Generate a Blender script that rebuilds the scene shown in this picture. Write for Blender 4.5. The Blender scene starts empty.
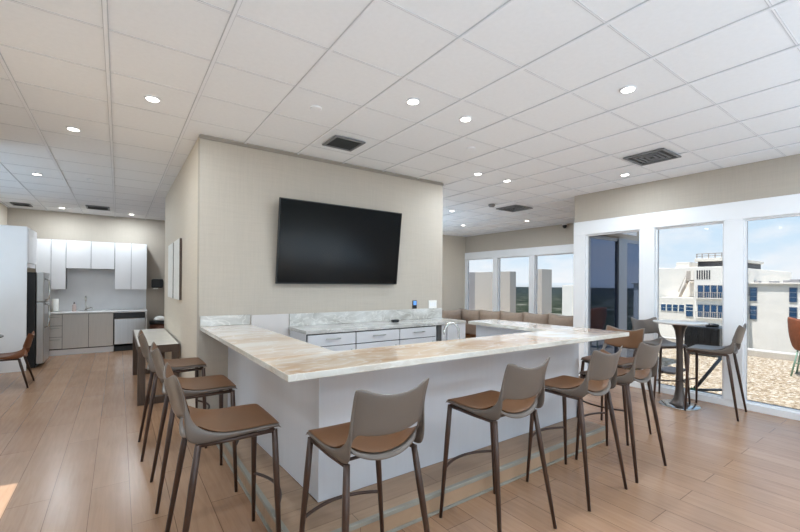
import bpy, bmesh, math, random
from mathutils import Vector, Matrix
random.seed(7)
PI = math.pi
S = bpy.context.scene
COL = S.collection

# ------------------------------------------------------------------ camera
YAW, PITCH, ROLL = math.radians(35.26), math.radians(0.149), math.radians(0.389)
cam = bpy.data.cameras.new('camera')
cam_o = bpy.data.objects.new('camera', cam)
COL.objects.link(cam_o)
fw = Vector((math.sin(YAW)*math.cos(PITCH), math.cos(YAW)*math.cos(PITCH), math.sin(PITCH)))
r0 = Vector((math.cos(YAW), -math.sin(YAW), 0)); u0 = r0.cross(fw)
rt = math.cos(ROLL)*r0 + math.sin(ROLL)*u0
up = -math.sin(ROLL)*r0 + math.cos(ROLL)*u0
m = Matrix((rt, up, -fw)).transposed().to_4x4()
m.translation = Vector((0, 0, 1.57))
cam_o.matrix_world = m
cam.sensor_fit = 'HORIZONTAL'; cam.sensor_width = 36.0
cam.lens = 36.0*398.13/800.0
cam.shift_y = 16.83/800.0
cam.clip_start = 0.05; cam.clip_end = 20000
S.camera = cam_o

# ------------------------------------------------------------------ world
W = bpy.data.worlds.new('sky'); S.world = W; W.use_nodes = True
nt = W.node_tree; N = nt.nodes; L = nt.links; N.clear()
out = N.new('ShaderNodeOutputWorld'); bg = N.new('ShaderNodeBackground')
tc = N.new('ShaderNodeTexCoord'); sep = N.new('ShaderNodeSeparateXYZ')
L.new(tc.outputs['Generated'], sep.inputs[0])
ramp = N.new('ShaderNodeValToRGB')
mr = N.new('ShaderNodeMapRange'); mr.inputs[1].default_value = -0.2; mr.inputs[2].default_value = 1.0
L.new(sep.outputs['Z'], mr.inputs[0]); L.new(mr.outputs[0], ramp.inputs[0])
e = ramp.color_ramp.elements
e[0].position = 0.0; e[0].color = (0.52, 0.50, 0.46, 1)
e[1].position = 1.0; e[1].color = (0.20, 0.42, 0.80, 1)
for p_, c_ in ((0.155, (0.55, 0.56, 0.55, 1)), (0.168, (0.80, 0.88, 0.95, 1)), (0.25, (0.66, 0.82, 0.96, 1)), (0.42, (0.42, 0.66, 0.93, 1))):
    q_ = e.new(p_); q_.color = c_
mp = N.new('ShaderNodeMapping'); mp.inputs['Scale'].default_value = (1, 1, 2.6); mp.inputs['Location'].default_value = (0.35, 0.1, 0.0)
L.new(tc.outputs['Generated'], mp.inputs[0])
nz = N.new('ShaderNodeTexNoise'); nz.inputs['Scale'].default_value = 4.2; nz.inputs['Detail'].default_value = 7; nz.inputs['Roughness'].default_value = 0.58
L.new(mp.outputs[0], nz.inputs['Vector'])
cr = N.new('ShaderNodeValToRGB'); cr.color_ramp.elements[0].position = 0.47; cr.color_ramp.elements[1].position = 0.64
low = N.new('ShaderNodeMapRange'); low.inputs[1].default_value = 0.16; low.inputs[2].default_value = 0.02; low.inputs[3].default_value = 0.0; low.inputs[4].default_value = 0.07
L.new(sep.outputs['Z'], low.inputs[0])
adl = N.new('ShaderNodeMath'); adl.operation = 'ADD'; L.new(nz.outputs[0], adl.inputs[0]); L.new(low.outputs[0], adl.inputs[1])
L.new(adl.outputs[0], cr.inputs[0])
gt = N.new('ShaderNodeMath'); gt.operation = 'GREATER_THAN'; gt.inputs[1].default_value = 0.005
L.new(sep.outputs['Z'], gt.inputs[0])
mu = N.new('ShaderNodeMath'); mu.operation = 'MULTIPLY'
L.new(cr.outputs[0], mu.inputs[0]); L.new(gt.outputs[0], mu.inputs[1])
mixc = N.new('ShaderNodeMixRGB'); mixc.inputs[2].default_value = (0.93, 0.94, 0.96, 1)
L.new(mu.outputs[0], mixc.inputs[0]); L.new(ramp.outputs[0], mixc.inputs[1])
L.new(mixc.outputs[0], bg.inputs[0]); bg.inputs[1].default_value = 2.4
L.new(bg.outputs[0], out.inputs[0])

# ------------------------------------------------------------------ sun
sd = bpy.data.lights.new('sun', 'SUN'); so = bpy.data.objects.new('sun', sd); COL.objects.link(so)
sd.energy = 13.0; sd.angle = math.radians(0.6); sd.color = (1.0, 0.97, 0.93)
sun_dir = Vector((0.32, -0.04, -0.945))
so.rotation_euler = sun_dir.to_track_quat('-Z', 'Y').to_euler()
so.location = (-8, -2, 14)

LAMP_POWER = 12.0
def area(name, loc, sx, sy, power, rot, color=(1, 1, 1)):
    d = bpy.data.lights.new(name, 'AREA'); d.shape = 'RECTANGLE'; d.size = sx; d.size_y = sy; d.energy = power; d.color = color
    o = bpy.data.objects.new(name, d); COL.objects.link(o); o.location = loc; o.rotation_euler = rot
    return o

FILL_COLOR = (.52, .76, 1.0)  # colour of the up-facing lamps added out of view to brighten the ceiling
area('ceiling_fill', (.2, -1.7, 1.1), 2.6, 2.4, 112, (math.radians(180-16), 0, math.radians(-35)), FILL_COLOR)
area('ceiling_fill', (4.6, -1.6, 1.1), 2.6, 2.6, 70, (math.radians(180-8), 0, 0), FILL_COLOR)
area('ceiling_fill', (-2.9, 7.6, .9), 1.2, 2.6, 48, (math.radians(180), math.radians(-12), 0), FILL_COLOR)
area('ceiling_fill', (5.2, 8.2, .9), 1.8, 1.8, 60, (math.radians(180), math.radians(-8), 0), FILL_COLOR)

# ------------------------------------------------------------------ exposure
S.view_settings.view_transform = 'Standard'; S.view_settings.look = 'None'
S.view_settings.gamma = 1.0; S.view_settings.use_curve_mapping = False
S.view_settings.exposure = 0.14
try:
    S.cycles.use_denoising = True
    S.cycles.max_bounces = 10; S.cycles.diffuse_bounces = 6; S.cycles.glossy_bounces = 4
    S.cycles.transparent_max_bounces = 16; S.cycles.caustics_reflective = False; S.cycles.caustics_refractive = False
    S.cycles.sample_clamp_indirect = 6.0
except Exception:
    pass

# ------------------------------------------------------------------ materials
def sRGB(r, g, b):
    f = lambda c: (c/255/12.92) if c/255 <= 0.04045 else ((c/255+0.055)/1.055)**2.4
    return (f(r), f(g), f(b), 1)
def new_mat(name):
    mt = bpy.data.materials.new(name); mt.use_nodes = True
    return mt, mt.node_tree, mt.node_tree.nodes['Principled BSDF']
def plain(name, rgb, rough=0.5, metal=0.0, var=0.06, scale=9.0, bump=0.0, bscale=60.0, coat=0.0, stretch=(1, 1, 1), spec=0.5):
    """principled colour with a procedural noise variation and an optional fine bump"""
    mt, t, b = new_mat(name)
    n, l = t.nodes, t.links
    c = sRGB(*rgb)
    co = n.new('ShaderNodeTexCoord'); mpn = n.new('ShaderNodeMapping'); mpn.inputs['Scale'].default_value = stretch
    l.new(co.outputs['Object'], mpn.inputs[0])
    z = n.new('ShaderNodeTexNoise'); z.inputs['Scale'].default_value = scale; z.inputs['Detail'].default_value = 5
    l.new(mpn.outputs[0], z.inputs['Vector'])
    r = n.new('ShaderNodeValToRGB')
    r.color_ramp.elements[0].position = 0.3; r.color_ramp.elements[1].position = 0.7
    r.color_ramp.elements[0].color = tuple(max(0, x*(1-var)) for x in c[:3]) + (1,)
    r.color_ramp.elements[1].color = tuple(min(1, x*(1+var)) for x in c[:3]) + (1,)
    l.new(z.outputs[0], r.inputs[0]); l.new(r.outputs[0], b.inputs['Base Color'])
    b.inputs['Roughness'].default_value = rough; b.inputs['Metallic'].default_value = metal
    b.inputs['Specular IOR Level'].default_value = spec
    if coat: b.inputs['Coat Weight'].default_value = coat
    if bump:
        z2 = n.new('ShaderNodeTexNoise'); z2.inputs['Scale'].default_value = bscale; z2.inputs['Detail'].default_value = 3
        l.new(mpn.outputs[0], z2.inputs['Vector'])
        bp = n.new('ShaderNodeBump'); bp.inputs['Strength'].default_value = bump; bp.inputs['Distance'].default_value = 0.01
        l.new(z2.outputs[0], bp.inputs['Height']); l.new(bp.outputs[0], b.inputs['Normal'])
    return mt
def emis(name, rgb, strength):
    mt, t, b = new_mat(name)
    b.inputs['Base Color'].default_value = sRGB(*rgb)
    b.inputs['Emission Color'].default_value = sRGB(*rgb); b.inputs['Emission Strength'].default_value = strength
    return mt
def pane(name, tint=(0.97, 0.985, 0.98), refl=0.06):
    mt = bpy.data.materials.new(name); mt.use_nodes = True
    t = mt.node_tree; n, l = t.nodes, t.links; n.clear()
    o = n.new('ShaderNodeOutputMaterial'); mx = n.new('ShaderNodeMixShader')
    tr = n.new('ShaderNodeBsdfTransparent'); tr.inputs[0].default_value = tint + (1,)
    gl = n.new('ShaderNodeBsdfGlossy'); gl.inputs['Roughness'].default_value = 0.0
    lw = n.new('ShaderNodeLayerWeight'); lw.inputs[0].default_value = 0.12
    mm = n.new('ShaderNodeMath'); mm.operation = 'MULTIPLY_ADD'; mm.inputs[1].default_value = 0.5; mm.inputs[2].default_value = refl*0.3
    l.new(lw.outputs['Fresnel'], mm.inputs[0]); l.new(mm.outputs[0], mx.inputs[0])
    l.new(tr.outputs[0], mx.inputs[1]); l.new(gl.outputs[0], mx.inputs[2]); l.new(mx.outputs[0], o.inputs[0])
    return mt

def floor_mat(name, along='Y', c1=(186, 149, 120), c2=(173, 136, 108), gap=(120, 92, 70), pw=0.235, pl=1.9, rough=0.25):
    mt, t, b = new_mat(name); n, l = t.nodes, t.links
    g = n.new('ShaderNodeNewGeometry'); s = n.new('ShaderNodeSeparateXYZ'); c = n.new('ShaderNodeCombineXYZ')
    l.new(g.outputs['Position'], s.inputs[0])
    ad = n.new('ShaderNodeMath'); ad.operation = 'ADD'; ad.inputs[1].default_value = 0.389 + 10*pw
    if along == 'Y':
        l.new(s.outputs['Y'], c.inputs['X']); l.new(s.outputs['X'], ad.inputs[0])
    else:
        l.new(s.outputs['X'], c.inputs['X']); l.new(s.outputs['Y'], ad.inputs[0])
    l.new(ad.outputs[0], c.inputs['Y']); 
    if along != 'Y': l.new(s.outputs['Z'], c.inputs['Z'])
    br = n.new('ShaderNodeTexBrick'); br.offset = 0.37; br.offset_frequency = 2
    br.inputs['Scale'].default_value = 1.0; br.inputs['Mortar Size'].default_value = 0.0022; br.inputs['Mortar Smooth'].default_value = 0.2
    br.inputs['Brick Width'].default_value = pl; br.inputs['Row Height'].default_value = pw; br.inputs['Bias'].default_value = 0.0
    br.inputs['Color1'].default_value = sRGB(*c1); br.inputs['Color2'].default_value = sRGB(*c2); br.inputs['Mortar'].default_value = sRGB(*gap)
    l.new(c.outputs[0], br.inputs['Vector'])
    mp2 = n.new('ShaderNodeMapping'); mp2.inputs['Scale'].default_value = (1.1, 14, 1); l.new(c.outputs[0], mp2.inputs[0])
    z = n.new('ShaderNodeTexNoise'); z.inputs['Scale'].default_value = 2.2; z.inputs['Detail'].default_value = 8; z.inputs['Roughness'].default_value = 0.6; z.inputs['Distortion'].default_value = 0.6
    l.new(mp2.outputs[0], z.inputs['Vector'])
    r = n.new('ShaderNodeValToRGB'); r.color_ramp.elements[0].position = 0.30; r.color_ramp.elements[1].position = 0.72
    r.color_ramp.elements[0].color = (0.80, 0.78, 0.76, 1); r.color_ramp.elements[1].color = (1.0, 1.0, 1.0, 1)
    l.new(z.outputs[0], r.inputs[0])
    z3 = n.new('ShaderNodeTexNoise'); z3.inputs['Scale'].default_value = 1.6; z3.inputs['Detail'].default_value = 4
    l.new(c.outputs[0], z3.inputs['Vector'])
    r3 = n.new('ShaderNodeValToRGB'); r3.color_ramp.elements[0].position = 0.35; r3.color_ramp.elements[1].position = 0.7
    r3.color_ramp.elements[0].color = (0.88, 0.87, 0.85, 1); r3.color_ramp.elements[1].color = (1, 1, 1, 1)
    l.new(z3.outputs[0], r3.inputs[0])
    mx = n.new('ShaderNodeMixRGB'); mx.blend_type = 'MULTIPLY'; mx.inputs[0].default_value = 1
    l.new(br.outputs['Color'], mx.inputs[1]); l.new(r.outputs[0], mx.inputs[2])
    mx2 = n.new('ShaderNodeMixRGB'); mx2.blend_type = 'MULTIPLY'; mx2.inputs[0].default_value = 1
    l.new(mx.outputs[0], mx2.inputs[1]); l.new(r3.outputs[0], mx2.inputs[2])
    l.new(mx2.outputs[0], b.inputs['Base Color'])
    b.inputs['Roughness'].default_value = rough
    bp = n.new('ShaderNodeBump'); bp.inputs['Strength'].default_value = 0.08; bp.inputs['Distance'].default_value = 0.004
    l.new(z.outputs[0], bp.inputs['Height']); l.new(bp.outputs[0], b.inputs['Normal'])
    return mt

def wallpaper(name, rgb):
    mt, t, b = new_mat(name); n, l = t.nodes, t.links
    g = n.new('ShaderNodeNewGeometry'); mpn = n.new('ShaderNodeMapping'); mpn.inputs['Scale'].default_value = (30, 30, 1.2)
    l.new(g.outputs['Position'], mpn.inputs[0])
    z = n.new('ShaderNodeTexNoise'); z.inputs['Scale'].default_value = 3; z.inputs['Detail'].default_value = 4
    l.new(mpn.outputs[0], z.inputs['Vector'])
    mpn2 = n.new('ShaderNodeMapping'); mpn2.inputs['Scale'].default_value = (1.2, 1.2, 40)
    l.new(g.outputs['Position'], mpn2.inputs[0])
    z2 = n.new('ShaderNodeTexNoise'); z2.inputs['Scale'].default_value = 3; z2.inputs['Detail'].default_value = 4
    l.new(mpn2.outputs[0], z2.inputs['Vector'])
    ad = n.new('ShaderNodeMath'); ad.operation = 'ADD'; l.new(z.outputs[0], ad.inputs[0]); l.new(z2.outputs[0], ad.inputs[1])
    r = n.new('ShaderNodeValToRGB'); c = sRGB(*rgb)
    r.color_ramp.elements[0].position = 0.35; r.color_ramp.elements[1].position = 0.65
    r.color_ramp.elements[0].color = tuple(x*0.955 for x in c[:3])+(1,); r.color_ramp.elements[1].color = tuple(min(1, x*1.035) for x in c[:3])+(1,)
    hf = n.new('ShaderNodeMath'); hf.operation = 'MULTIPLY'; hf.inputs[1].default_value = 0.5
    l.new(ad.outputs[0], hf.inputs[0]); l.new(hf.outputs[0], r.inputs[0])
    l.new(r.outputs[0], b.inputs['Base Color']); b.inputs['Roughness'].default_value = 0.75
    b.inputs['Specular IOR Level'].default_value = 0.25
    return mt

def stone(name, cols, rough=0.06, vein=0.4, scale=1.0, pos=(0.34, 0.50, 0.66)):
    """polished stone: broad soft clouds of three colours, faint whitish veins"""
    mt, t, b = new_mat(name); n, l = t.nodes, t.links
    g = n.new('ShaderNodeNewGeometry')
    mpn = n.new('ShaderNodeMapping'); mpn.inputs['Scale'].default_value = (0.75*scale, 1.5*scale, 1.5*scale); mpn.inputs['Rotation'].default_value = (0, 0, 0.2)
    l.new(g.outputs['Position'], mpn.inputs[0])
    z = n.new('ShaderNodeTexNoise'); z.inputs['Scale'].default_value = 1.7; z.inputs['Detail'].default_value = 6; z.inputs['Roughness'].default_value = 0.52; z.inputs['Distortion'].default_value = 0.9
    l.new(mpn.outputs[0], z.inputs['Vector'])
    r = n.new('ShaderNodeValToRGB'); e = r.color_ramp.elements
    e[0].position = pos[0]; e[0].color = sRGB(*cols[0]); e[1].position = pos[2]; e[1].color = sRGB(*cols[2])
    x = e.new(pos[1]); x.color = sRGB(*cols[1])
    l.new(z.outputs[0], r.inputs[0])
    z2 = n.new('ShaderNodeTexNoise'); z2.inputs['Scale'].default_value = 3.0; z2.inputs['Detail'].default_value = 5; z2.inputs['Distortion'].default_value = 1.6
    l.new(mpn.outputs[0], z2.inputs['Vector'])
    sb = n.new('ShaderNodeMath'); sb.operation = 'SUBTRACT'; sb.inputs[1].default_value = 0.5; l.new(z2.outputs[0], sb.inputs[0])
    ab = n.new('ShaderNodeMath'); ab.operation = 'ABSOLUTE'; l.new(sb.outputs[0], ab.inputs[0])
    r2 = n.new('ShaderNodeValToRGB'); r2.color_ramp.elements[0].position = 0.0; r2.color_ramp.elements[1].position = 0.035
    r2.color_ramp.elements[0].color = (vein, vein, vein, 1); r2.color_ramp.elements[1].color = (0, 0, 0, 1)
    l.new(ab.outputs[0], r2.inputs[0])
    mx = n.new('ShaderNodeMixRGB'); mx.inputs[2].default_value = sRGB(232, 230, 224)
    l.new(r2.outputs[0], mx.inputs[0]); l.new(r.outputs[0], mx.inputs[1])
    l.new(mx.outputs[0], b.inputs['Base Color']); b.inputs['Roughness'].default_value = rough; b.inputs['Specular IOR Level'].default_value = 0.8
    return mt

def gravel_mat():
    mt, t, b = new_mat('gravel'); n, l = t.nodes, t.links
    g = n.new('ShaderNodeNewGeometry')
    v = n.new('ShaderNodeTexVoronoi'); v.inputs['Scale'].default_value = 24; l.new(g.outputs['Position'], v.inputs['Vector'])
    s = n.new('ShaderNodeSeparateColor'); l.new(v.outputs['Color'], s.inputs[0])
    r = n.new('ShaderNodeValToRGB'); e = r.color_ramp.elements
    e[0].position = 0.0; e[0].color = sRGB(140, 118, 92)
    e[1].position = 1.0; e[1].color = sRGB(232, 222, 206)
    x = e.new(0.4); x.color = sRGB(190, 168, 138)
    x = e.new(0.75); x.color = sRGB(212, 194, 168)
    l.new(s.outputs[0], r.inputs[0]); l.new(r.outputs[0], b.inputs['Base Color'])
    b.inputs['Roughness'].default_value = 0.9
    bp = n.new('ShaderNodeBump'); bp.inputs['Strength'].default_value = 0.9; bp.inputs['Distance'].default_value = 0.05; bp.invert = True
    l.new(v.outputs['Distance'], bp.inputs['Height']); l.new(bp.outputs[0], b.inputs['Normal'])
    return mt
def land_mat():
    mt, t, b = new_mat('far_land'); n, l = t.nodes, t.links
    g = n.new('ShaderNodeNewGeometry')
    z = n.new('ShaderNodeTexNoise'); z.inputs['Scale'].default_value = 0.012; z.inputs['Detail'].default_value = 8; z.inputs['Roughness'].default_value = 0.7
    l.new(g.outputs['Position'], z.inputs['Vector'])
    r = n.new('ShaderNodeValToRGB'); e = r.color_ramp.elements
    e[0].position = 0.36; e[0].color = sRGB(30, 36, 28); e[1].position = 0.72; e[1].color = sRGB(170, 166, 156)
    x = e.new(0.52); x.color = sRGB(58, 64, 48)
    x = e.new(0.60); x.color = sRGB(120, 118, 104)
    l.new(z.outputs[0], r.inputs[0])
    # aerial haze painted into the colour: land turns bluish with distance
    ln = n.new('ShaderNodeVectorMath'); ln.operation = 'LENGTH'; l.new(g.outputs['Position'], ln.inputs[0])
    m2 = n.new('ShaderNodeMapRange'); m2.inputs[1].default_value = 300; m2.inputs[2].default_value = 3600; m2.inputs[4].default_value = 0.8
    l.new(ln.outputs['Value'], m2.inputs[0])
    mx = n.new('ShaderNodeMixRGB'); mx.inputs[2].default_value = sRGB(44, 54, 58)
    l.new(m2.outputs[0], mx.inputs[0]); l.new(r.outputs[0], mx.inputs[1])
    l.new(mx.outputs[0], b.inputs['Base Color']); b.inputs['Roughness'].default_value = 1.0; b.inputs['Specular IOR Level'].default_value = 0
    return mt

M = dict(
    floor=floor_mat('oak_floor'),
    step_wood=floor_mat('oak_step_boards', 'X', (190, 160, 132), (176, 146, 120), (120, 95, 75), 0.235, 1.9, 0.4),
    wall=wallpaper('beige_wallpaper', (183, 174, 162)),
    wall_side=wallpaper('cream_wallpaper', (214, 204, 189)),
    ceil=plain('white_ceiling_tile', (238, 238, 239), 0.9, var=0.015, scale=30, bump=0.03, bscale=180),
    tbar=plain('ceiling_grid_metal', (238, 238, 240), 0.6, var=0.02),
    white=plain('white_paint', (236, 237, 240), 0.45, var=0.015, scale=4),
    frame=plain('white_window_frame', (238, 239, 241), 0.4, var=0.015, scale=4),
    cabwhite=plain('white_laminate', (232, 232, 234), 0.3, var=0.012, scale=4),
    cabgrey=plain('grey_laminate', (216, 214, 210), 0.4, var=0.03, scale=3, stretch=(12, 12, 1)),
    drawer=plain('pale_grey_laminate', (214, 214, 216), 0.35, var=0.02, scale=3),
    barwhite=plain('white_bar_panel', (208, 211, 217), 0.28, var=0.015, scale=3, stretch=(10, 10, 0.6)),
    panel=plain('off_white_panel', (206, 200, 196), 0.5, var=0.02),
    gapgrey=plain('grey_cabinet_gap', (150, 150, 151), 0.8),
    gap=plain('dark_shadow_gap', (70, 70, 70), 0.8),
    stone=stone('tan_quartzite', ((186, 154, 124), (206, 184, 160), (218, 210, 200)), pos=(.40, .52, .64)), stone2=stone('cream_quartzite', ((190, 168, 148), (202, 186, 170), (212, 205, 196))), stone3=stone('grey_quartzite', ((164, 161, 154), (190, 188, 183), (210, 210, 207)), 0.12, .5, 1.6),
    stone_edge_lit=stone('lit_stone_edge', ((198, 190, 176), (210, 206, 196), (224, 222, 214)), .12, .5, 2.0),  # paler copy of the slab stone, edge light put into its colour
    alu=plain('brushed_aluminium', (178, 182, 178), 0.35, 0.75, var=0.04),
    nosing=plain('pale_nosing', (152, 149, 138), 0.45, 0.0, var=0.04),
    steel=plain('stainless_steel', (190, 190, 190), 0.28, 0.95, var=0.05, scale=2, stretch=(30, 30, 0.6)),
    chrome=plain('chrome', (205, 203, 198), 0.12, 1.0, var=0.02),
    black=plain('black_plastic', (22, 22, 23), 0.35, var=0.1),
    blackmetal=plain('black_fridge_side', (30, 30, 31), 0.5, var=0.08),
    screen=plain('tv_screen', (9, 9, 10), 0.18, var=0.05, spec=0.2),
    taupe=plain('taupe_vinyl', (102, 92, 84), 0.36, var=0.05, scale=6, bump=0.06, bscale=260),
    brown=plain('brown_vinyl', (104, 70, 42), 0.42, var=0.10, scale=7, bump=0.08, bscale=220),
    rust=plain('saddle_brown_vinyl', (118, 72, 44), 0.42, var=0.12, scale=7, bump=0.08, bscale=220),
    walnut=plain('walnut_finish_metal', (64, 44, 34), 0.42, var=0.16, scale=14, stretch=(1, 1, 0.15)),
    darkwood=plain('dark_brown_wood', (76, 60, 49), 0.5, var=0.22, scale=8, stretch=(12, 12, 0.8)),
    sofa=plain('taupe_upholstery', (176, 156, 140), 0.85, var=0.07, scale=12, bump=0.2, bscale=120),
    sofaseat=plain('brown_upholstery', (140, 120, 106), 0.85, var=0.07, scale=12, bump=0.2, bscale=120),
    sofawood=plain('brown_sofa_base', (128, 88, 58), 0.5, var=0.12),
    marble=plain('white_marble', (248, 242, 232), 0.2, var=0.06, scale=5),
    tabletop=plain('pale_table_stone', (196, 194, 192), 0.15, var=0.06, scale=8),
    glass=pane('window_glass', (.61, .618, .625), .03), glass_clear=pane('clear_window_glass'),
    art=plain('pale_canvas', (234, 234, 230), 0.8, var=0.06, scale=14),
    backsplash=plain('pale_backsplash_slab', (226, 226, 227), 0.25, var=0.05, scale=2.5),
    paper=plain('white_paper', (238, 236, 230), 0.8, var=0.02),
    soap=plain('pink_soap_bottle', (206, 184, 178), 0.25, var=0.05),
    bino=plain('reddish_brown_plastic', (96, 60, 44), 0.5, var=0.1),
    gravel=gravel_mat(), land=land_mat(),
    facade=plain('white_stucco', (238, 232, 222), 0.9, var=0.04, scale=0.8),
    facade2=plain('cream_stucco', (228, 221, 209), 0.9, var=0.05, scale=0.8),
    column=plain('cream_parapet', (196, 190, 182), 0.9, var=0.03, scale=1.2),
    column2=plain('grey_parapet', (150, 148, 150), 0.9, var=0.04, scale=1.2),
    coping=plain('white_coping', (196, 190, 180), 0.8, var=0.06, scale=3),
    bluepane=plain('blue_window_glass', (62, 94, 128), 0.08, 0.3, var=0.15, scale=0.6),
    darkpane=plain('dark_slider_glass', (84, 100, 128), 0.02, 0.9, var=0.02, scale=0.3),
    greyframe=plain('grey_slider_frame', (150, 156, 168), 0.4, 0.4, var=0.03),
    rail=plain('balcony_rail', (184, 174, 164), 0.7, var=0.05),
    dark=plain('dark_louver', (62, 62, 66), 0.7, var=0.1),
    greymetal=plain('grey_metal', (104, 106, 108), 0.45, 0.5, var=0.06),
    green=plain('green_plastic', (40, 112, 66), 0.5, var=0.08),
    palegreen=plain('pale_green_metal', (128, 160, 140), 0.5, 0.2, var=0.06),
    orange=plain('rust_orange_paint', (140, 80, 52), 0.6, var=0.2, scale=12),
    yellow=plain('yellow_paint', (200, 160, 70), 0.6, var=0.05),
    grille=plain('grey_grille', (128, 128, 130), 0.5, 0.3, var=0.05),
    grille_dark=plain('dark_duct', (66, 66, 64), 0.9, var=0.1),
    lens=emis('lamp_lens', (255, 252, 245), 9.0),
    blue=emis('blue_display', (90, 140, 210), 0.7),
    dark_top=plain('black_glass_top', (30, 28, 28), 0.2, var=0.05),
)

# ------------------------------------------------------------------ mesh helpers
class MB:
    def __init__(s): s.bm = bmesh.new()
    def _new(s, before, mi, smooth):
        for f in s.bm.faces:
            if f not in before: f.material_index = mi; f.smooth = smooth
    def box(s, x0, x1, y0, y1, z0, z1, bev=0.0, mi=0, seg=2):
        before = set(s.bm.faces)
        r = bmesh.ops.create_cube(s.bm, size=1.0); vs = r['verts']
        for v in vs:
            v.co = Vector(((x0+x1)/2+v.co.x*(x1-x0), (y0+y1)/2+v.co.y*(y1-y0), (z0+z1)/2+v.co.z*(z1-z0)))
        if bev > 0:
            es = {ed for v in vs for ed in v.link_edges}
            bmesh.ops.bevel(s.bm, geom=list(es), offset=min(bev, 0.45*min(abs(x1-x0), abs(y1-y0), abs(z1-z0))), segments=seg, affect='EDGES', profile=0.5)
        s._new(before, mi, False); return s
    def tube(s, pts, rad, seg=10, mi=0, cap=True):
        pts = [Vector(p) for p in pts]
        if not isinstance(rad, (list, tuple)): rad = [rad]*len(pts)
        rings = []; prev = None
        for i, p in enumerate(pts):
            d = (pts[min(i+1, len(pts)-1)] - pts[max(i-1, 0)]).normalized()
            a = prev if prev is not None else (Vector((0, 0, 1)) if abs(d.z) < 0.9 else Vector((1, 0, 0)))
            x = (a - d*a.dot(d)).normalized(); prev = x; y = d.cross(x)
            rings.append([s.bm.verts.new(p + (x*math.cos(2*PI*k/seg) + y*math.sin(2*PI*k/seg))*rad[i]) for k in range(seg)])
        for a, b in zip(rings, rings[1:]):
            for k in range(seg):
                f = s.bm.faces.new((a[k], a[(k+1) % seg], b[(k+1) % seg], b[k])); f.smooth = True; f.material_index = mi
        if cap:
            f = s.bm.faces.new(list(reversed(rings[0]))); f.material_index = mi
            f = s.bm.faces.new(rings[-1]); f.material_index = mi
        return s
    def lathe(s, prof, c=(0, 0, 0), seg=28, mi=0, smooth=True):
        rings = []
        for r, z in prof:
            rings.append([s.bm.verts.new((c[0]+max(r, 1e-4)*math.cos(2*PI*k/seg), c[1]+max(r, 1e-4)*math.sin(2*PI*k/seg), c[2]+z)) for k in range(seg)])
        for a, b in zip(rings, rings[1:]):
            for k in range(seg):
                f = s.bm.faces.new((a[k], a[(k+1) % seg], b[(k+1) % seg], b[k])); f.smooth = smooth; f.material_index = mi
        f = s.bm.faces.new(list(reversed(rings[0]))); f.material_index = mi
        f = s.bm.faces.new(rings[-1]); f.material_index = mi
        return s
    def prism(s, poly, z0, z1, bev=0.0, mi=0):
        before = set(s.bm.faces)
        a = [s.bm.verts.new((x, y, z0)) for x, y in poly]; b = [s.bm.verts.new((x, y, z1)) for x, y in poly]
        s.bm.faces.new(list(reversed(a))); s.bm.faces.new(b)
        n = len(poly)
        for k in range(n): s.bm.faces.new((a[k], a[(k+1) % n], b[(k+1) % n], b[k]))
        if bev > 0:
            es = {ed for v in a+b for ed in v.link_edges}
            bmesh.ops.bevel(s.bm, geom=list(es), offset=bev, segments=2, affect='EDGES', profile=0.5)
        s._new(before, mi, False); return s
    def build(s, name, mat, parent=None, local=False):
        bmesh.ops.recalc_face_normals(s.bm, faces=s.bm.faces[:])
        if parent is not None and not local:
            p = parent; off = Vector((0, 0, 0))
            while p is not None: off += p.location; p = p.parent
            bmesh.ops.translate(s.bm, verts=s.bm.verts[:], vec=-off)
        me = bpy.data.meshes.new(name); s.bm.to_mesh(me); s.bm.free()
        for k in (mat if isinstance(mat, (list, tuple)) else [mat]): me.materials.append(k)
        o = bpy.data.objects.new(name, me); COL.objects.link(o)
        if parent is not None: o.parent = parent
        return o

def thing(name, label, cat, loc=(0, 0, 0), rotz=0.0, group=None):
    o = bpy.data.objects.new(name, None); COL.objects.link(o); o.empty_display_size = 0.1
    o.location = loc; o.rotation_euler = (0, 0, rotz)
    o['label'] = label; o['category'] = cat
    if group: o['group'] = group
    return o
def tag(o, label, cat, group=None):
    o['label'] = label; o['category'] = cat
    if group: o['group'] = group
    return o
def struct(o):
    o['kind'] = 'structure'; return o
def edge_mat(o, mat):
    o.data.materials.append(mat)
    for f in o.data.polygons:
        if abs(f.normal.z) < 0.9: f.material_index = len(o.data.materials)-1
    return o
def copy_tree(o, parent=None):
    c = o.copy(); COL.objects.link(c)
    if parent is not None: c.parent = parent
    for ch in list(o.children): copy_tree(ch, c)
    return c
def B(*a, **k): return MB().box(*a, **k)

CZ = 3.121      # ceiling height
YW = 4.63       # wall with the television
# ------------------------------------------------------------------ room shell
RX0, RY0 = -3.6, -3.6
struct(MB().prism([(-1.44, RY0), (6.62, RY0), (6.62, 3.94), (9.5, 3.94), (9.5, 11.9), (RX0, 11.9), (RX0, 6.3), (-1.44, 6.3)], -0.12, 0.0).build('floor', M['floor']))
struct(MB().prism([(-1.45, RY0-.14), (6.66, RY0-.14), (6.66, 3.94), (9.51, 3.94), (9.51, 11.9), (RX0-.13, 11.9), (RX0-.13, 6.27), (-1.45, 6.27)], CZ+0.012, CZ+0.15).build('ceiling', M['ceil']))
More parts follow.
